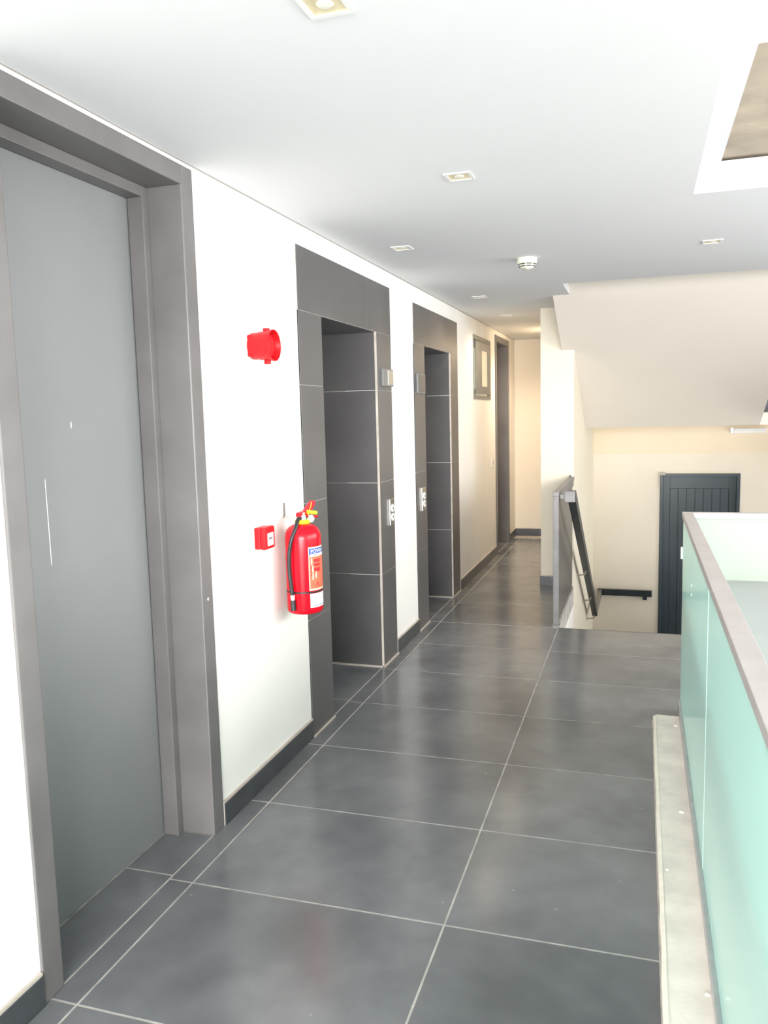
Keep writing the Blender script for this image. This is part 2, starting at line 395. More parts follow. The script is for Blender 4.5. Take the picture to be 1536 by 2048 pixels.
# ------------------------------------------------------------------ descending stair and landing
ds = thing('descending_stair', 'dark stone stair going down behind the floor edge', 'staircase', (1.8, FE, -1.5), kind='structure')
for k in range(1, 10):
    piece('step', 'stone', ds, 0.963, 2.63, FE+0.31*(k-1), FE+0.31*k, -0.15*k-0.15, -0.15*k, 0.003)
box(0.963, 2.63, FE+2.79, 10.4, -1.65, -1.5).build('landing', 'stone', ds)
box(2.63, 4.6, FE+2.79, 10.4, -1.65, -1.5).build('landing', 'stone', ds)
box(0.963, 1.844, FE-0.004, FE+0.012, -0.16, -0.0005).build('nosing', 'stone', ds)
ua = thing('ascending_stair', 'dark stone stair rising to the half landing on the right', 'staircase', (3.6, FE, 0), kind='structure')
for k in range(1, 10):
    piece('step', 'stone', ua, 2.75, 4.59, FE+0.31*(k-1), FE+0.31*k, 0.15*k-0.15, 0.15*k, 0.003)
box(2.63, 4.6, FE, 8.66, -0.16, -0.001).build('base_slab', 'stone', ua)

# ------------------------------------------------------------------ skirtings (tile pieces)
def skirt_y(parent, x, y0, y1, h=0.088, joints=()):
    js = [y0]+[j for j in sorted(joints) if y0+0.02 < j < y1-0.02]+[y1]
    for a, b in zip(js, js[1:]):
        piece('tile', 'skirt', parent, x, x+0.010, a+0.0015, b-0.0015, 0.0, h, 0.0008)
bl = tag(MB().box(0.0, 0.009, -4.0, 1.652, 0, 0.0965).box(0.0, 0.009, 2.658, 3.556, 0, 0.0965).box(0, 0.009, 5.02, 5.572, 0, 0.0965)
         .box(0, 0.009, 6.99, 8.895, 0, 0.0965).box(0, 0.009, 9.825, 10.33, 0, 0.0965).build('baseboard_left', 'trimwhite'),
         'black tile skirting along the foot of the left wall', 'skirting', kind='structure')
for y0, y1 in ((-4.0, 1.652), (2.658, 3.556), (5.02, 5.572), (6.99, 8.895), (9.825, 10.33)): skirt_y(bl, 0.003, y0, y1, joints=[2.91 if abs(j-2.878) < 0.01 else j for j in rows])
be = tag(box(0.013, 0.674, 10.326, 10.33, 0, 0.0965).build('baseboard_end', 'trimwhite'), 'black tile skirting under the far cream wall', 'skirting', kind='structure')
piece('tile', 'skirt', be, 0.013, 0.40, 10.316, 10.327, 0, 0.088, 0.0008); piece('tile', 'skirt', be, 0.403, 0.674, 10.316, 10.327, 0, 0.088, 0.0008)
bs = tag(box(0.674, 0.93, 7.326, 7.33, 0, 0.0965).build('baseboard_spine', 'trimwhite'), 'black tile skirting under the ivory wall end', 'skirting', kind='structure')
piece('tile', 'skirt', bs, 0.668, 0.757, 7.316, 7.327, 0, 0.086, 0.0008); piece('tile', 'skirt', bs, 0.76, 0.93, 7.316, 7.327, 0, 0.086, 0.0008)
skirt_y(bs, 0.664, 7.33, 10.33, joints=rows)

# ------------------------------------------------------------------ grey door near the camera
d1 = thing('door_1', 'tall plain grey flush door with wide grey frame nearest the viewer', 'door', (0, 2.155, 0), kind='structure')
def fr(parent, y0, y1, ztop, wy, wz, x0, x1, m='frame'):
    box(x0, x1, y0, y0+wy, 0, ztop).build('jamb', m, parent, bevel=0.004)
    box(x0, x1, y1-wy, y1, 0, ztop).build('jamb', m, parent, bevel=0.004)
    box(x0, x1, y0+wy, y1-wy, ztop-wz, ztop).build('head', m, parent, bevel=0.004)
fr(d1, 1.655, 2.655, 2.437, 0.077, 0.067, -0.198, 0.008)
box(-0.186, -0.125, 1.732, 1.768, 0, 2.37).build('stop', 'frame', d1, bevel=0.003)
box(-0.186, -0.125, 2.541, 2.578, 0, 2.37).build('stop', 'frame', d1, bevel=0.003)
box(-0.186, -0.125, 1.768, 2.541, 2.333, 2.37).build('stop', 'frame', d1, bevel=0.003)
leaf = box(-0.235, -0.189, 1.736, 2.574, 0.006, 2.366).build('leaf', 'door', d1)
# pale scratches and filler spots worn into the paint
for y, z0, z1, t in ((2.035, 1.13, 1.40, 0.0035), (2.17, 1.545, 1.57, 0.004)):
    MB().prism([(-0.1888, y, z0), (-0.1888, y+t, z0+0.01), (-0.1888, y+t*0.4, z1), (-0.1888, y-t*0.6, z1-0.01)], (0.0006, 0, 0)).build('scratch', 'dust', leaf)
MB().lathe([(0.006, 0), (0.006, 0.0015)], (0.008, 2.617, 0.905), axis='x', n=10).build('screw_cap', 'trimwhite', d1)

# ------------------------------------------------------------------ far corridor door and stairwell doors
d2 = thing('door_2', 'narrow looking dark brown door beside the far cream wall', 'door', (0, 9.36, 0), kind='structure')
fr(d2, 8.90, 9.82, 2.40, 0.07, 0.07, -0.198, 0.012)
box(-0.2, -0.155, 8.97, 9.75, 0.005, 2.33).build('leaf', 'leaf2', d2, bevel=0.003)
MB().tube([(-0.155, 9.06, 1.03), (-0.11, 9.06, 1.03), (-0.11, 9.17, 1.03)], 0.009, 8).build('handle', 'chrome', d2)
d3 = thing('door_3', 'slate door with vertical boards on the lower stair landing', 'door', (2.192, 10.4, -1.5), kind='structure')
box(1.744, 1.782, 10.385, 10.50, -1.5, 0.778).build('jamb', 'stairdoor', d3, bevel=0.003)
box(2.602, 2.640, 10.385, 10.50, -1.5, 0.778).build('jamb', 'stairdoor', d3, bevel=0.003)
box(1.782, 2.602, 10.385, 10.50, 0.742, 0.778).build('head', 'stairdoor', d3, bevel=0.003)
lf = box(1.783, 2.601, 10.436, 10.47, -1.49, 0.741).build('leaf', 'stairdoor', d3)
box(1.783, 1.86, 10.42, 10.436, -1.49, 0.741).build('stile', 'stairdoor', lf, bevel=0.002)
box(2.524, 2.601, 10.42, 10.436, -1.49, 0.741).build('stile', 'stairdoor', lf, bevel=0.002)
box(1.86, 2.524, 10.42, 10.436, 0.60, 0.741).build('rail', 'stairdoor', lf, bevel=0.002)
for k in range(7):
    x0 = 1.862+k*0.0946
    piece('board', 'stairdoor', lf, x0, x0+0.0886, 10.424, 10.436, -1.49, 0.598, 0.003)
box(2.585, 2.60, 10.41, 10.42, 0.45, 0.55).build('hinge', 'darkmetal', d3)
o = MB().box(1.722, 1.744, 10.38, 10.40, 0.62, 0.80).box(1.744, 1.80, 10.38, 10.386, 0.765, 0.80).build('filler_patch', 'trimwhite', d3); o['label'] = 'rough beige filler at the frame corner'
d4 = thing('door_4', 'dark door on the upper half landing beside the sloping soffit', 'door', (3.2, 10.4, 1.5), kind='structure')
box(2.79, 2.84, 10.36, 10.40, 1.5, 3.05).build('jamb', 'stairdoor', d4); box(3.60, 3.65, 10.36, 10.40, 1.5, 3.05).build('jamb', 'stairdoor', d4)
box(2.84, 3.60, 10.37, 10.40, 1.505, 3.05).build('leaf', 'stairdoor', d4)

# ------------------------------------------------------------------ small window in the left wall
w1 = thing('window_1', 'small grey aluminium window high on the left wall with sash ajar', 'window', (0, 8.155, 1.696), kind='structure')
a, b, z0, z1 = 7.70, 8.61, 1.696, 2.304
box(-0.07, 0.006, a, b, z0, z0+0.04).build('frame_rail', 'winframe', w1, bevel=0.002); box(-0.07, 0.006, a, b, z1-0.04, z1).build('frame_rail', 'winframe', w1, bevel=0.002)
box(-0.07, 0.006, a, a+0.010, z0+0.04, z1-0.04).build('frame_stile', 'winframe', w1, bevel=0.002); box(-0.07, 0.006, b-0.035, b, z0+0.04, z1-0.04).build('frame_stile', 'winframe', w1, bevel=0.002)
box(-0.034, -0.028, a+0.010, b-0.03, z0+0.035, z1-0.035).build('pane', 'panegreen', w1)
box(-0.034, -0.012, a+0.010, a+0.16, z0+0.04, z0+0.10).build('frame_block', 'winframe', w1); box(-0.034, -0.012, a+0.010, a+0.16, z1-0.12, z1-0.04).build('frame_block', 'winframe', w1)
sa = MB(); HY, HX = a+0.15, -0.010
def sash_pt(u, x, z):                          # u: along the sash from its hinge, x: off its plane
    t = math.radians(2.0); return (HX+u*math.sin(t)+x*math.cos(t), HY+u*math.cos(t)-x*math.sin(t), z)
def sash_box(u0, u1, zz0, zz1, x0=0.0, x1=0.012):
    return MB().prism([sash_pt(u0, x0, zz0), sash_pt(u1, x0, zz0), sash_pt(u1, x1, zz0), sash_pt(u0, x1, zz0)], (0, 0, zz1-zz0))
SW = 0.63
sp = sash_box(0.0, SW, z0+0.05, z0+0.13).build('sash', 'winframe', w1, bevel=0.002)
sash_box(0.0, SW, z1-0.13, z1-0.05).build('sash_rail', 'winframe', sp, bevel=0.002)
sash_box(0.0, 0.25, z0+0.13, z1-0.13).build('sash_stile', 'winframe', sp, bevel=0.002)
sash_box(SW-0.13, SW, z0+0.13, z1-0.13).build('sash_stile', 'winframe', sp, bevel=0.002)
sash_box(0.25, SW-0.13, z0+0.13, z1-0.13, 0.003, 0.008).build('pane', 'pane', sp)

# ================================================================== LIFT PORTALS
def portal(y0, y1, o0, o1, top, label, rws, hj):
    t = thing('lift_portal', label, 'lift', (0, (y0+y1)/2, 0), 'tiled lift portals', kind='structure')
    g = 0.0013; X0, X1 = 0.0, 0.007
    box(0.0, 0.0042, y0, o0, 0, 2.06).build('grout_bed', 'grout', t)
    box(0.0, 0.0042, o1, y1, 0, 2.06).build('grout_bed', 'grout', t); box(0.0, 0.0042, y0, y1, 2.06, top).build('grout_bed', 'grout', t)
    for a, b in zip(rws, rws[1:]):
        piece('tile', 'clad', t, X0, X1, y0, o0-0.0005, a+g, b-g, 0.0006)
        piece('tile', 'clad', t, X0, X1, o1+0.004, y1, a+g, b-g, 0.0006)
        piece('tile', 'clad', t, -0.6, -0.002, o1-0.002, o1+0.010, a+g, b-g, 0.0006)      # reveal facing the viewer
        piece('tile', 'clad', t, -0.6, -0.002, o0-0.010, o0+0.002, a+g, b-g, 0.0006)
    hs = [y0]+hj+[y1]
    for a, b in zip(hs, hs[1:]): piece('tile', 'clad', t, X0, X1, a+0.0004, b-0.0004, 2.06+g, top, 0.0006)
    box(-0.6, 0.0, o0-0.01, o1+0.01, 2.058, 2.075).build('head_lining', 'clad', t)
    box(-0.6, 0.0, o1+0.001, o1+0.012, 0, 2.06).build('grout_bed', 'grout', t)
    box(-0.6, 0.0, o0-0.012, o0-0.001, 0, 2.06).build('grout_bed', 'grout', t)
    box(-0.003, 0.0085, o1-0.004, o1+0.006, 0.0, 2.06).build('edge_trim', 'trimwhite', t)
    MB().box(-0.6, 0.012, o1-0.016, o1-0.002, 0, 0.008).box(0.007, 0.018, o1-0.016, y1, 0, 0.008).box(0.007, 0.016, y0, o0, 0, 0.006).build('floor_joint', 'trimwhite', t)
    lw = (o1-o0)/2
    for k in range(2):
        dl = box(-0.64, -0.60, o0+k*lw+0.001, o0+(k+1)*lw-0.001, 0.0, 2.06).build('lift_door', 'steel', t)
    return t
R = [0.0, 0.585, 1.155, 1.715, 2.06]
portal(3.558, 5.018, 3.845, 4.715, 2.355, 'nearer dark tiled lift portal beside the red fire extinguisher', R, [3.988, 4.573])
portal(5.572, 6.985, 5.86, 6.70, 2.335, 'farther dark tiled lift portal, next to the small window', R, [6.0, 6.57])

# call panels and indicators
def call_panel(y0, y1, z0, z1, label):
    t = thing('lift_call_station', label, 'lift button', (0.007, (y0+y1)/2, z0), 'lift call panels')
    pl = box(0.007, 0.017, y0, y1, z0, z1).build('plate', 'chrome', t, bevel=0.002)
    cy = (y0+y1)/2; h = z1-z0
    for k, zc in ((1, z0+h*0.64), (-1, z0+h*0.30)):
        bt = MB().lathe([(0.025, 0.017), (0.025, 0.021), (0.023, 0.0225)], (0, cy, zc), axis='x', n=20).build('button', 'whiteplastic', t)
        MB().prism([(0.0222, cy-0.012, zc-k*0.008), (0.0222, cy+0.012, zc-k*0.008), (0.0222, cy, zc+k*0.012)], (0.0012, 0, 0)).build('arrow', 'slot', bt)
call_panel(4.893, 4.985, 0.868, 1.035, 'steel lift call plate with two arrow buttons on the nearer portal')
call_panel(5.69, 5.79, 0.865, 1.035, 'steel lift call plate with two arrow buttons on the farther portal')
def indicator(y0, y1, z0, z1, split, m, label):
    t = thing('floor_indicator', label, 'display', (0.007, (y0+y1)/2, z0), 'lift floor indicators')
    box(0.007, 0.022, y0, y1, z0, z1).build('housing', 'winframe', t, bevel=0.003)
    box(0.022, 0.0245, split, y1-0.012, z0+0.010, z1-0.008).build('face', m, t)
indicator(4.80, 5.012, 1.742, 1.848, 4.90, 'chrome', 'floor indicator box high on the nearer lift portal')
indicator(5.61, 5.82, 1.712, 1.850, 5.63, 'clad', 'dark floor indicator box high on the farther lift portal')

# ================================================================== FIRE EQUIPMENT
# horn sounder
t = thing('fire_alarm_sounder', 'round red fire alarm horn high on the white wall', 'alarm', (0, 3.085, 1.855))
sc_ = (0, 3.085, 1.857)
MB().lathe([(0.046, 0.0), (0.052, 0.004), (0.054, 0.012), (0.054, 0.030), (0.057, 0.040), (0.058, 0.062)], sc_, axis='x').build('base', 'redp', t, smooth=True)
MB().lathe([(0.058, 0.060), (0.061, 0.078), (0.064, 0.100), (0.060, 0.1005), (0.056, 0.090), (0.050, 0.074)], sc_, axis='x').build('horn', 'redp', t, smooth=True)
MB().lathe([(0.049, 0.073), (0.045, 0.082), (0.028, 0.089), (0.012, 0.091)], sc_, axis='x').build('diffuser', 'redp', t, smooth=True)
for dz in (0.062, -0.066):
    box(0.055, 0.078, sc_[1]-0.010, sc_[1]+0.010, sc_[2]+dz-0.008, sc_[2]+dz+0.008).build('lug', 'redp', t, bevel=0.003)
for k in range(4):
    a_ = PI/4+k*PI/2
    MB().lathe([(0.010, 0.0), (0.010, 0.016), (0.007, 0.018)], (0, sc_[1]+0.048*math.cos(a_), sc_[2]+0.048*math.sin(a_)), axis='x', n=12).build('screw_boss', 'redp', t)
# manual call point
t = thing('call_point', 'small red square manual call point with white window', 'alarm', (0, 3.072, 1.02))
box(0, 0.026, 3.029, 3.117, 1.022, 1.112).build('back_box', 'redp', t, bevel=0.004)
cv = box(0.026, 0.052, 3.027, 3.119, 1.020, 1.114).build('cover', 'redp', t, bevel=0.009, seg=3)
ww = box(0.052, 0.0535, 3.046, 3.100, 1.034, 1.088).build('window', 'lwhite', t, bevel=0.0015)
MB().prism([(0.0535, 3.055, 1.065), (0.0535, 3.066, 1.058), (0.0535, 3.066, 1.072)], (0.0006, 0, 0)).build('mark', 'slot', ww)
MB().prism([(0.0535, 3.091, 1.065), (0.0535, 3.080, 1.058), (0.0535, 3.080, 1.072)], (0.0006, 0, 0)).build('mark', 'slot', ww)
MB().lathe([(0.005, 0), (0.005, 0.0006)], (0.0535, 3.073, 1.065), axis='x', n=12).build('mark', 'slot', ww)

# extinguisher
EX, EY, EZ, ER = 0.107, 3.287, 0.703, 0.080
ex = thing('fire_extinguisher', 'red powder fire extinguisher with black hose hung on the white wall', 'extinguisher', (EX, EY, EZ))
prof = [(0.055, 0.0), (0.070, 0.002), (0.0775, 0.008), (0.080, 0.018), (0.080, 0.335), (0.078, 0.352), (0.071, 0.370), (0.058, 0.384), (0.040, 0.393), (0.026, 0.398), (0.024, 0.402)]
MB().lathe(prof, (EX, EY, EZ), n=44).build('cylinder', 'red', ex, smooth=True)
MB().lathe([(0.031, 0.396), (0.034, 0.400), (0.034, 0.410), (0.028, 0.414)], (EX, EY, EZ), n=24).build('safety_ring', 'yellow', ex, smooth=True)
MB().lathe([(0.019, 0.405), (0.019, 0.432), (0.014, 0.434), (0.014, 0.445)], (EX, EY, EZ), n=18).build('valve', 'chrome', ex, smooth=True)
# direction of the lever in plan: towards the far side and slightly off the wall
u = Vector((0.35, 0.937, 0)); v = Vector((0, 0, 1)); C0 = Vector((EX, EY, EZ))
def P(a, z): return C0 + u*a + v*z
sd = Vector((0.937, -0.35, 0))
def lever(pts, wd, name, m):
    off = sd*(-wd/2)
    return MB().prism([P(a, z)+off for a, z in pts], sd*wd).build(name, m, ex, bevel=0.002)
lever([(-0.030, 0.428), (-0.018, 0.424), (0.028, 0.430), (0.072, 0.470), (0.078, 0.486), (0.064, 0.492), (0.014, 0.452), (-0.026, 0.446)], 0.022, 'lever', 'red')
lever([(-0.020, 0.424), (0.030, 0.421), (0.092, 0.412), (0.094, 0.421), (0.030, 0.431), (-0.020, 0.432)], 0.020, 'carry_handle', 'red')
MB().tube([P(0.018, 0.447)-sd*-0.012, P(0.050, 0.441)+sd*0.014, P(0.074, 0.436)+sd*0.016], [0.008, 0.009, 0.009], 10).build('safety_pin_tag', 'yellow', ex, smooth=True)
MB().tube([P(0.050, 0.486)+sd*0.012, P(0.040, 0.468)+sd*0.016, P(0.022, 0.442)+sd*0.016, P(0.022, 0.420)+sd*0.018], 0.0016, 6).build('pin_cord', 'yellow', ex)
g0 = P(0.030, 0.415)+sd*0.016
dirg = Vector((0.85, -0.5, 0.1)).normalized()
gb = MB().tube([g0, g0+dirg*0.012], 0.016, 18).build('pressure_gauge', 'chrome', ex)
MB().tube([g0+dirg*0.0115, g0+dirg*0.0128], 0.0135, 18).build('gauge_face', 'lwhite', gb)
# hose: leaves the valve towards the near side, runs down the flank
hp = []
base = C0
def onflank(ang, z, rr): return C0 + Vector((rr*math.cos(ang), rr*math.sin(ang), z))
fa = math.radians(-98)
ctrl = [C0+Vector((0, -0.012, 0.421)), C0+Vector((-0.004, -0.040, 0.417)), onflank(math.radians(-93), 0.385, 0.066), onflank(math.radians(-101), 0.335, 0.088),
        onflank(math.radians(-107), 0.27, 0.096), onflank(math.radians(-108), 0.20, 0.097), onflank(math.radians(-105), 0.13, 0.094), onflank(math.radians(-103), 0.088, 0.092)]
def smooth_path(ct, n=6):
    out = []
    for i in range(len(ct)-1):
        p0, p1, p2, p3 = ct[max(i-1, 0)], ct[i], ct[i+1], ct[min(i+2, len(ct)-1)]
        for k in range(n):
            s = k/n
            out.append(0.5*((2*p1)+(p2-p0)*s+(2*p0-5*p1+4*p2-p3)*s*s+(3*p1-p0-3*p2+p3)*s**3))
    out.append(ct[-1]); return out
MB().tube(smooth_path(ctrl), 0.0085, 12).build('hose', 'black', ex, smooth=True)
e0 = ctrl[-1]; e1 = onflank(math.radians(-102), 0.070, 0.092); e2 = onflank(math.radians(-101), 0.024, 0.092)
MB().tube([e0+Vector((0, 0, .004)), e1], [0.010, 0.008], 12).build('ferrule', 'lwhite', ex, smooth=True)
MB().tube([e1, e2], [0.0105, 0.0125], 12).build('nozzle', 'black', ex, smooth=True)
MB().lathe([(0.0802, 0.096), (0.0815, 0.097), (0.0815, 0.103), (0.0802, 0.104)], (EX, EY, EZ), n=40).build('hose_strap', 'black', ex)
# label wrapped on the front: angles measured so that its left edge lies right of centre as seen
la0, la1 = math.radians(-52), math.radians(55)
cc = (EX, EY)
lab = MB().patch(cc, ER, la0, la1, EZ+0.108, EZ+0.300, 0.0006).build('label', 'lcream', ex)
MB().patch(cc, ER, la0+0.035, la1-0.03, EZ+0.262, EZ+0.294, 0.0010).build('label_header', 'lblue', lab)
MB().patch(cc, ER, la0+0.10, la1-0.03, EZ+0.2585, EZ+0.270, 0.0012).build('label_header_band', 'lwhite', lab)
MB().patch(cc, ER, la0+0.055, la1-0.03, EZ+0.116, EZ+0.257, 0.0010).build('label_field', 'lorange', lab)
for k, (aa, ab, q0, q1) in enumerate(((0.30, 0.75, 0.232, 0.246), (0.30, 0.75, 0.214, 0.226), (0.32, 0.75, 0.190, 0.208), (0.10, 0.17, 0.205, 0.213), (0.10, 0.17, 0.190, 0.198), (0.10, 0.17, 0.172, 0.180))):
    MB().patch(cc, ER, la0+aa, la0+ab, EZ+q0, EZ+q1, 0.0013, 8).build('label_line', 'lred', lab)
for aa, q in ((0.16, 0.240), (0.22, 0.205), (0.22, 0.172), (0.42, 0.178)):      # pale pictogram figures
    a_ = la0+aa
    MB().patch(cc, ER, a_-0.03, a_+0.05, EZ+q-0.016, EZ+q+0.006, 0.0014, 4).build('pictogram', 'lcream', lab)
    MB().patch(cc, ER, a_-0.01, a_+0.04, EZ+q+0.006, EZ+q+0.014, 0.0014, 4).build('pictogram', 'lcream', lab)
def wrap(pts2, m, parent, name, off=0.0015):    # flat triangles bent onto the cylinder: (angle, z)
    mb = MB()
    for tri in pts2:
        vs = [mb.bm.verts.new((EX+(ER+off)*math.cos(a_), EY+(ER+off)*math.sin(a_), EZ+z)) for a_, z in tri]
        mb.bm.faces.new(vs)
    return mb.build(name, m, parent)
wrap([[(la0+0.30, 0.124), (la0+0.62, 0.124), (la0+0.55, 0.145)]], 'lred', lab, 'pictogram')
def text_wrap(s, size, a_start, zb, m, name, parent, off=0.0016, shear=0.0):
    cu = bpy.data.curves.new('lettering', 'FONT'); cu.body = s; cu.size = size; cu.shear = shear; cu.resolution_u = 3
    to = bpy.data.objects.new('lettering_source', cu); COL.objects.link(to)
    bpy.context.view_layer.update()
    me = bpy.data.meshes.new_from_object(to.evaluated_get(bpy.context.evaluated_depsgraph_get()))
    bpy.data.objects.remove(to)
    bm = bmesh.new(); bm.from_mesh(me)
    bmesh.ops.triangulate(bm, faces=bm.faces)
    bmesh.ops.subdivide_edges(bm, edges=bm.edges, cuts=1)
    for v_ in bm.verts:
        a_ = a_start+v_.co.x/ER
        z_ = v_.co.y
        v_.co = Vector((EX+(ER+off)*math.cos(a_), EY+(ER+off)*math.sin(a_), EZ+zb+z_))
    mb = MB(); mb.bm.free(); mb.bm = bm
    return mb.build(name, m, parent)
text_wrap('POWER', 0.0225, la0+0.12, 0.2735, 'lwhite', 'lettering', lab)
text_wrap('A', 0.011, la0+0.15, 0.2600, 'ink', 'lettering', lab, shear=0.2)
for k in range(9):
    a_ = la0+0.28+k*0.055
    MB().patch(cc, ER, a_, a_+0.03, EZ+0.2615, EZ+0.2615+(0.004 if k % 3 else 0.006), 0.0016, 2).build('script_stroke', 'ink', lab)
l2 = MB().patch(cc, ER, la0+0.03, la1-0.05, EZ+0.032, EZ+0.094, 0.0006).build('service_label', 'lwhite', ex)
MB().patch(cc, ER, la0+0.06, la1-0.1, EZ+0.0655, EZ+0.0668, 0.0010).build('label_line', 'lorange', l2)
MB().patch(cc, ER, la0+0.16, la1-0.1, EZ+0.0385, EZ+0.0410, 0.0010).build('label_line', 'lblue', l2)
wrap([[(la0+0.07, 0.088), (la0+0.12, 0.088), (la0+0.095, 0.093)]], 'lorange', l2, 'mark')
# wall bracket
br = thing('extinguisher_bracket', 'small steel wall bracket behind the extinguisher valve', 'bracket', (0, 3.325, 1.13))
box(0.0, 0.004, 3.317, 3.337, 1.118, 1.185).build('wall_plate', 'steel', br)
box(0.0, 0.084, 3.317, 3.325, 1.118, 1.124).build('arm', 'chrome', br)
box(0.074, 0.084, 3.290, 3.330, 1.118, 1.128).build('hook', 'chrome', br)

# light switch by the far door
sw = thing('light_switch', 'small white switch plate beside the far brown door', 'switch', (0, 8.66, 0.98))
box(0, 0.010, 8.62, 8.70, 0.985, 1.085).build('plate', 'whiteplastic', sw, bevel=0.002)
box(0.010, 0.015, 8.645, 8.675, 1.015, 1.055).build('rocker', 'trimwhite', sw, bevel=0.001)

# ================================================================== CEILING FITTINGS
def downlight(x, y, label, first=[None]):
    if first[0] is None:
        t = thing('downlight', label, 'downlight', (x, y, H), 'square recessed downlights')
        s = 0.052; r = 0.040
        m1 = MB()
        for q in ((-s, s, -s, -r), (-s, s, r, s), (-s, -r, -r, r), (r, s, -r, r)):
            m1.box(x+q[0], x+q[1], y+q[2], y+q[3], H-0.004, H+0.001)
        m1.build('trim_ring', 'whiteplastic', t)
        m2 = MB(); bm = m2.bm                       # tapered reflector well set into the ceiling void
        lo = [bm.verts.new((x+a*r, y+b*r, H-0.001)) for a, b in ((-1,-1),(1,-1),(1,1),(-1,1))]
        up = [bm.verts.new((x+a*r*0.72, y+b*r*0.72, H-0.0005+0.0)) for a, b in ((-1,-1),(1,-1),(1,1),(-1,1))]
        for v_ in up: v_.co.z = H-0.0002
        bm.faces.new(up)
        for k in range(4): bm.faces.new((lo[k], lo[(k+1) % 4], up[(k+1) % 4], up[k]))
        m2.build('reflector', 'reflector', t)
        MB().lathe([(0.020, 0), (0.017, -0.003), (0.004, -0.004)], (x, y, H-0.0002), n=16).build('lamp', 'plastic', t)
        first[0] = t; return t
    src = first[0]
    t = src.copy(); COL.objects.link(t); t.location = (x, y, H); t['label'] = label
    for ch in src.children:
        c_ = ch.copy(); COL.objects.link(c_); c_.parent = t
    return t
# cut real wells for the lamps instead of sitting flush
downlight(0.863, 1.768, 'square recessed downlight nearest the viewer at the top edge')
downlight(0.860, 3.152, 'square recessed downlight in the middle of the ceiling')
downlight(0.290, 4.338, 'square recessed downlight above the nearer lift portal')
downlight(1.880, 4.880, 'square recessed downlight on the right before the sloping soffit')
downlight(0.320, 6.376, 'square recessed downlight above the farther lift portal')
downlight(0.325, 7.697, 'square recessed downlight farthest down the corridor')
downlight(0.55, 9.20, 'added square downlight, unseen behind the ivory wall end')  # added out of view to brighten the far cream wall
for x_, y_, e_ in ((0.325, 6.376, 8), (0.325, 7.697, 12), (0.55, 9.20, 60)):  # final spot belongs to the added, unseen fitting and lifts the far wall
    l = bpy.data.lights.new('downlight_lamp', 'SPOT'); l.energy = e_; l.color = (1.0, 0.82, 0.62); l.spot_size = math.radians(150); l.spot_blend = 0.8; l.shadow_soft_size = 0.03
    lo_ = bpy.data.objects.new('downlight_lamp', l); COL.objects.link(lo_); lo_.location = (x_, y_, H-0.012)
# smoke detector
sx, sy = 0.878, 4.93
t = thing('smoke_detector', 'round ivory smoke detector on the ceiling', 'smoke detector', (sx, sy, H))
MB().lathe([(0.056, 0), (0.058, -0.004), (0.058, -0.026), (0.055, -0.030)], (sx, sy, H), n=32).build('base', 'plastic', t, smooth=True)
MB().lathe([(0.052, -0.029), (0.051, -0.034), (0.044, -0.048), (0.034, -0.058), (0.012, -0.061)], (sx, sy, H), n=32).build('cover', 'plastic', t, smooth=True)
for z, r in ((-0.0355, 0.0500), (-0.0470, 0.0444)):
    for k in range(8):
        a0 = k*PI/4+0.07; a1 = (k+1)*PI/4-0.07
        MB().patch((sx, sy), r, a0, a1, H+z-0.0035, H+z+0.0025, 0.0016, 5).build('slot', 'slot', t)
MB().lathe([(0.012, -0.060), (0.012, -0.064), (0.006, -0.066)], (sx, sy, H), n=16).build('test_button', 'trimwhite', t)
MB().lathe([(0.004, 0), (0.003, -0.004)], (sx+0.03, sy-0.046, H-0.006), n=8).build('indicator_lamp', 'slot', t)
# tube light batten on the stairwell beam
t = thing('tube_light', 'short white tube light batten under the sloping soffit', 'light', (2.7, 10.37, 1.25))
box(2.54, 2.90, 10.335, 10.372, 1.255, 1.315).build('batten', 'whiteplastic', t, bevel=0.003)
MB().tube([(2.56, 10.322, 1.30), (2.88, 10.322, 1.30)], 0.013, 12).build('tube', 'whiteplastic', t)
box(2.515, 2.54, 10.325, 10.372, 1.26, 1.32).build('end_cap', 'steel', t)

# ================================================================== STAIR GUARD AND HANDRAIL
sg = thing('stair_guard', 'grey sheet metal guard with galvanised post at the stair head', 'railing', (0.943, 5.97, 0))
box(0.924, 0.964, 5.93, 5.97, 0.0, 0.955).build('post', 'guardpost', sg, bevel=0.002)
box(0.936, 0.950, 5.97, 7.325, 0.004, 0.945).build('panel', 'guard', sg)
box(0.922, 0.966, 5.928, 7.328, 0.955, 0.985).build('cap_rail', 'guardpost', sg, bevel=0.002)
box(0.950, 0.960, 5.97, 7.322, 0.905, 0.955).build('top_flange', 'guardpost', sg)
box(0.915, 0.972, 5.92, 5.98, 0.0, 0.012).build('foot_plate', 'guardpost', sg)
box(0.928, 0.940, 7.27, 7.329, 0.985, 1.0).build('wall_clip', 'darkmetal', sg)
hr = thing('handrail', 'black square handrail descending the stair and turning onto the landing wall', 'railing', (0.961, 7.0, -1.5))
HXr = 1.05
p0, p1 = (HXr, 6.03, 0.952), (HXr, 9.22, -0.69); p2 = (HXr, 10.33, -0.69); p3 = (1.665, 10.33, -0.69)
MB().bar(p0, p1, 0.055, 0.08).build('sloping_rail', 'darkmetal', hr)
MB().bar(p1, p2, 0.05, 0.06).build('landing_rail_lit_tone', 'guard', hr)  # grey in place of black: lit tone put into this length's colour
MB().bar((HXr-0.025, 10.33, -0.69), p3, 0.05, 0.075).build('wall_rail', 'darkmetal', hr)
box(1.56, 1.61, 10.33, 10.40, -0.775, -0.725).build('bracket', 'darkmetal', hr)
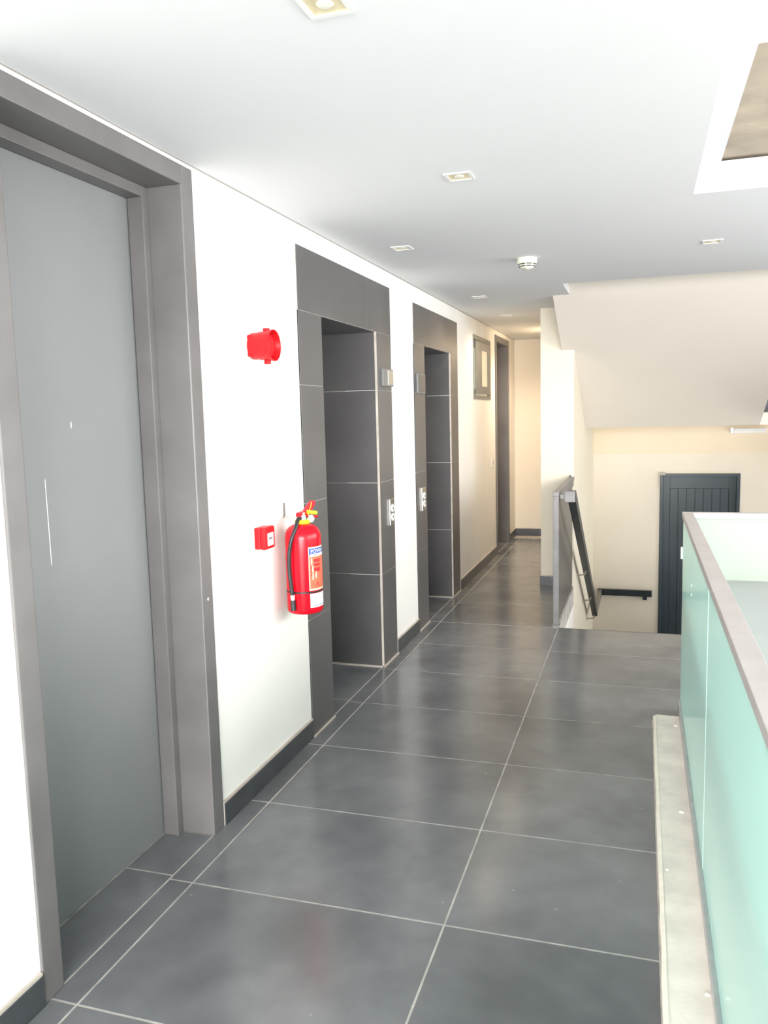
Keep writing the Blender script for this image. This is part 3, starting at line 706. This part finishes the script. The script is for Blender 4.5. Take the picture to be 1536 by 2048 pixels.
for s in (0.50, 0.76, 0.985):
    q = Vector(p0).lerp(Vector(p1), s)
    MB().tube([q+Vector((0, 0, -0.035)), q+Vector((-0.01, 0, -0.075)), (0.966, q.y, q.z-0.085)], 0.008, 8).build('bracket', 'steel', hr)
    MB().lathe([(0.022, 0.0), (0.022, 0.006)], (0.961, q.y, q.z-0.085), axis='x', n=12).build('rose', 'trimwhite', hr)
box(1.0, 1.075, 5.99, 6.05, 0.905, 0.985).build('end_block', 'guardpost', hr, bevel=0.003)
box(0.9675, 1.0, 6.0, 6.04, 0.93, 0.96).build('fixing_arm', 'guardpost', hr)

# ================================================================== KERB AND GLASS FRONTED DESK
kb = thing('kerb', 'pale dusty screed kerb with white edge along the glass panels', 'kerb', (1.66, 2.0, 0))
box(1.612, 1.7345, -1.0, 4.185, 0.0, 0.030).build('screed', 'kerb', kb, bevel=0.002)
ke = MB(); n = 60; bm = ke.bm                     # the slightly wavy plaster edge
prev = None
for k in range(n+1):
    y = -1.0+5.165*k/n; dx = random.uniform(-0.0018, 0.0018); dz = random.uniform(-0.0015, 0.0015)
    ring = [bm.verts.new(p) for p in ((1.599+dx, y, 0.0), (1.600+dx, y, 0.029+dz), (1.6125+dx*0.6, y, 0.0335+dz), (1.616, y, 0.031), (1.616, y, 0.0))]
    if prev:
        for i in range(5): bm.faces.new((prev[i], prev[(i+1) % 5], ring[(i+1) % 5], ring[i]))
    else: bm.faces.new(ring)
    prev = ring
bm.faces.new(prev[::-1])
ke.build('edge_strip', 'kerbedge', kb)
for (x, y, r) in ((1.712, 2.13, 0.008), (1.692, 3.15, 0.012), (1.704, 4.05, 0.012), (1.628, 2.72, 0.006)):
    MB().lathe([(r, -0.002), (r*0.8, 0.003), (r*0.3, 0.005)], (x, y, 0.03), n=9).build('plaster_dab', 'kerbedge', kb)

dk = thing('reception_desk', 'mint frosted glass fronted desk with metal top edge on the right', 'desk', (2.4, 2.0, 0))
GX, GY = 1.735, 4.352
box(1.722, GX, -1.0, 4.30, 0.0305, 0.075).build('base_channel', 'shoe', dk, bevel=0.002)
for y0, y1 in ((-1.0, 1.0035), (1.0165, 2.6745), (2.6875, GY)):
    gp = box(GX, GX+0.012, y0, y1, 0.0 if y0 > 2 else 0.032, 1.012).build('glass_panel', 'mint', dk, bevel=0.0015)
for y in (1.010, 2.681): box(GX-0.001, GX+0.011, y-0.006, y+0.006, 0.03, 1.012).build('glass_joint', 'mintedge', dk)
box(GX+0.001, 3.3, GY, GY+0.012, 0.0, 1.012).build('glass_panel', 'mint', dk, bevel=0.0015)
MB().box(GX-0.006, GX+0.045, -1.0, GY+0.018, 1.012, 1.040).build('top_rail', 'cap', dk, bevel=0.002)
box(GX+0.045, 3.3, GY-0.030, GY+0.018, 1.012, 1.040).build('top_rail', 'cap', dk, bevel=0.002)
box(1.93, 2.65, -1.0, GY-0.012, 0.672, 0.70).build('worktop', 'worktop', dk, bevel=0.002)
box(GX-0.010, GX+0.004, GY-0.004, GY+0.014, 0.80, 0.86).build('glass_clip', 'whiteplastic', dk)
for z in (0.83, 0.79): MB().lathe([(0.006, 0), (0.006, -0.003)], (GX, 3.55, z), axis='x', n=10).build('white_dot', 'whiteplastic', dk)  # two small white dots on the glass front

box(GX+0.05, 3.3, GY-0.010, GY-0.001, 0.0, 1.010).build('backing_board', 'liner', dk)
# ================================================================== WINDOW GLAZING BEHIND AND TO THE RIGHT
for nm, lb, ax in (('window_2', 'wide glazed opening behind the viewer', 'y'), ('window_3', 'long glazed opening in the right wall', 'x')):
    t = thing(nm, lb, 'window', (2.4, -4.1, 0.15) if ax == 'y' else (4.7, 1.0, 0.2), kind='structure')
    for k in range(5):
        if ax == 'y':
            x = 0.02+k*1.14; box(x-0.02, x+0.02, -4.14, -4.06, 0.0, 2.5).build('mullion', 'winframe', t)
        else:
            y = -2.2+k*2.0125; box(4.66, 4.74, y-0.025 if k else y, y+0.025 if k < 4 else y, 0.2, 2.5).build('mullion', 'winframe', t)
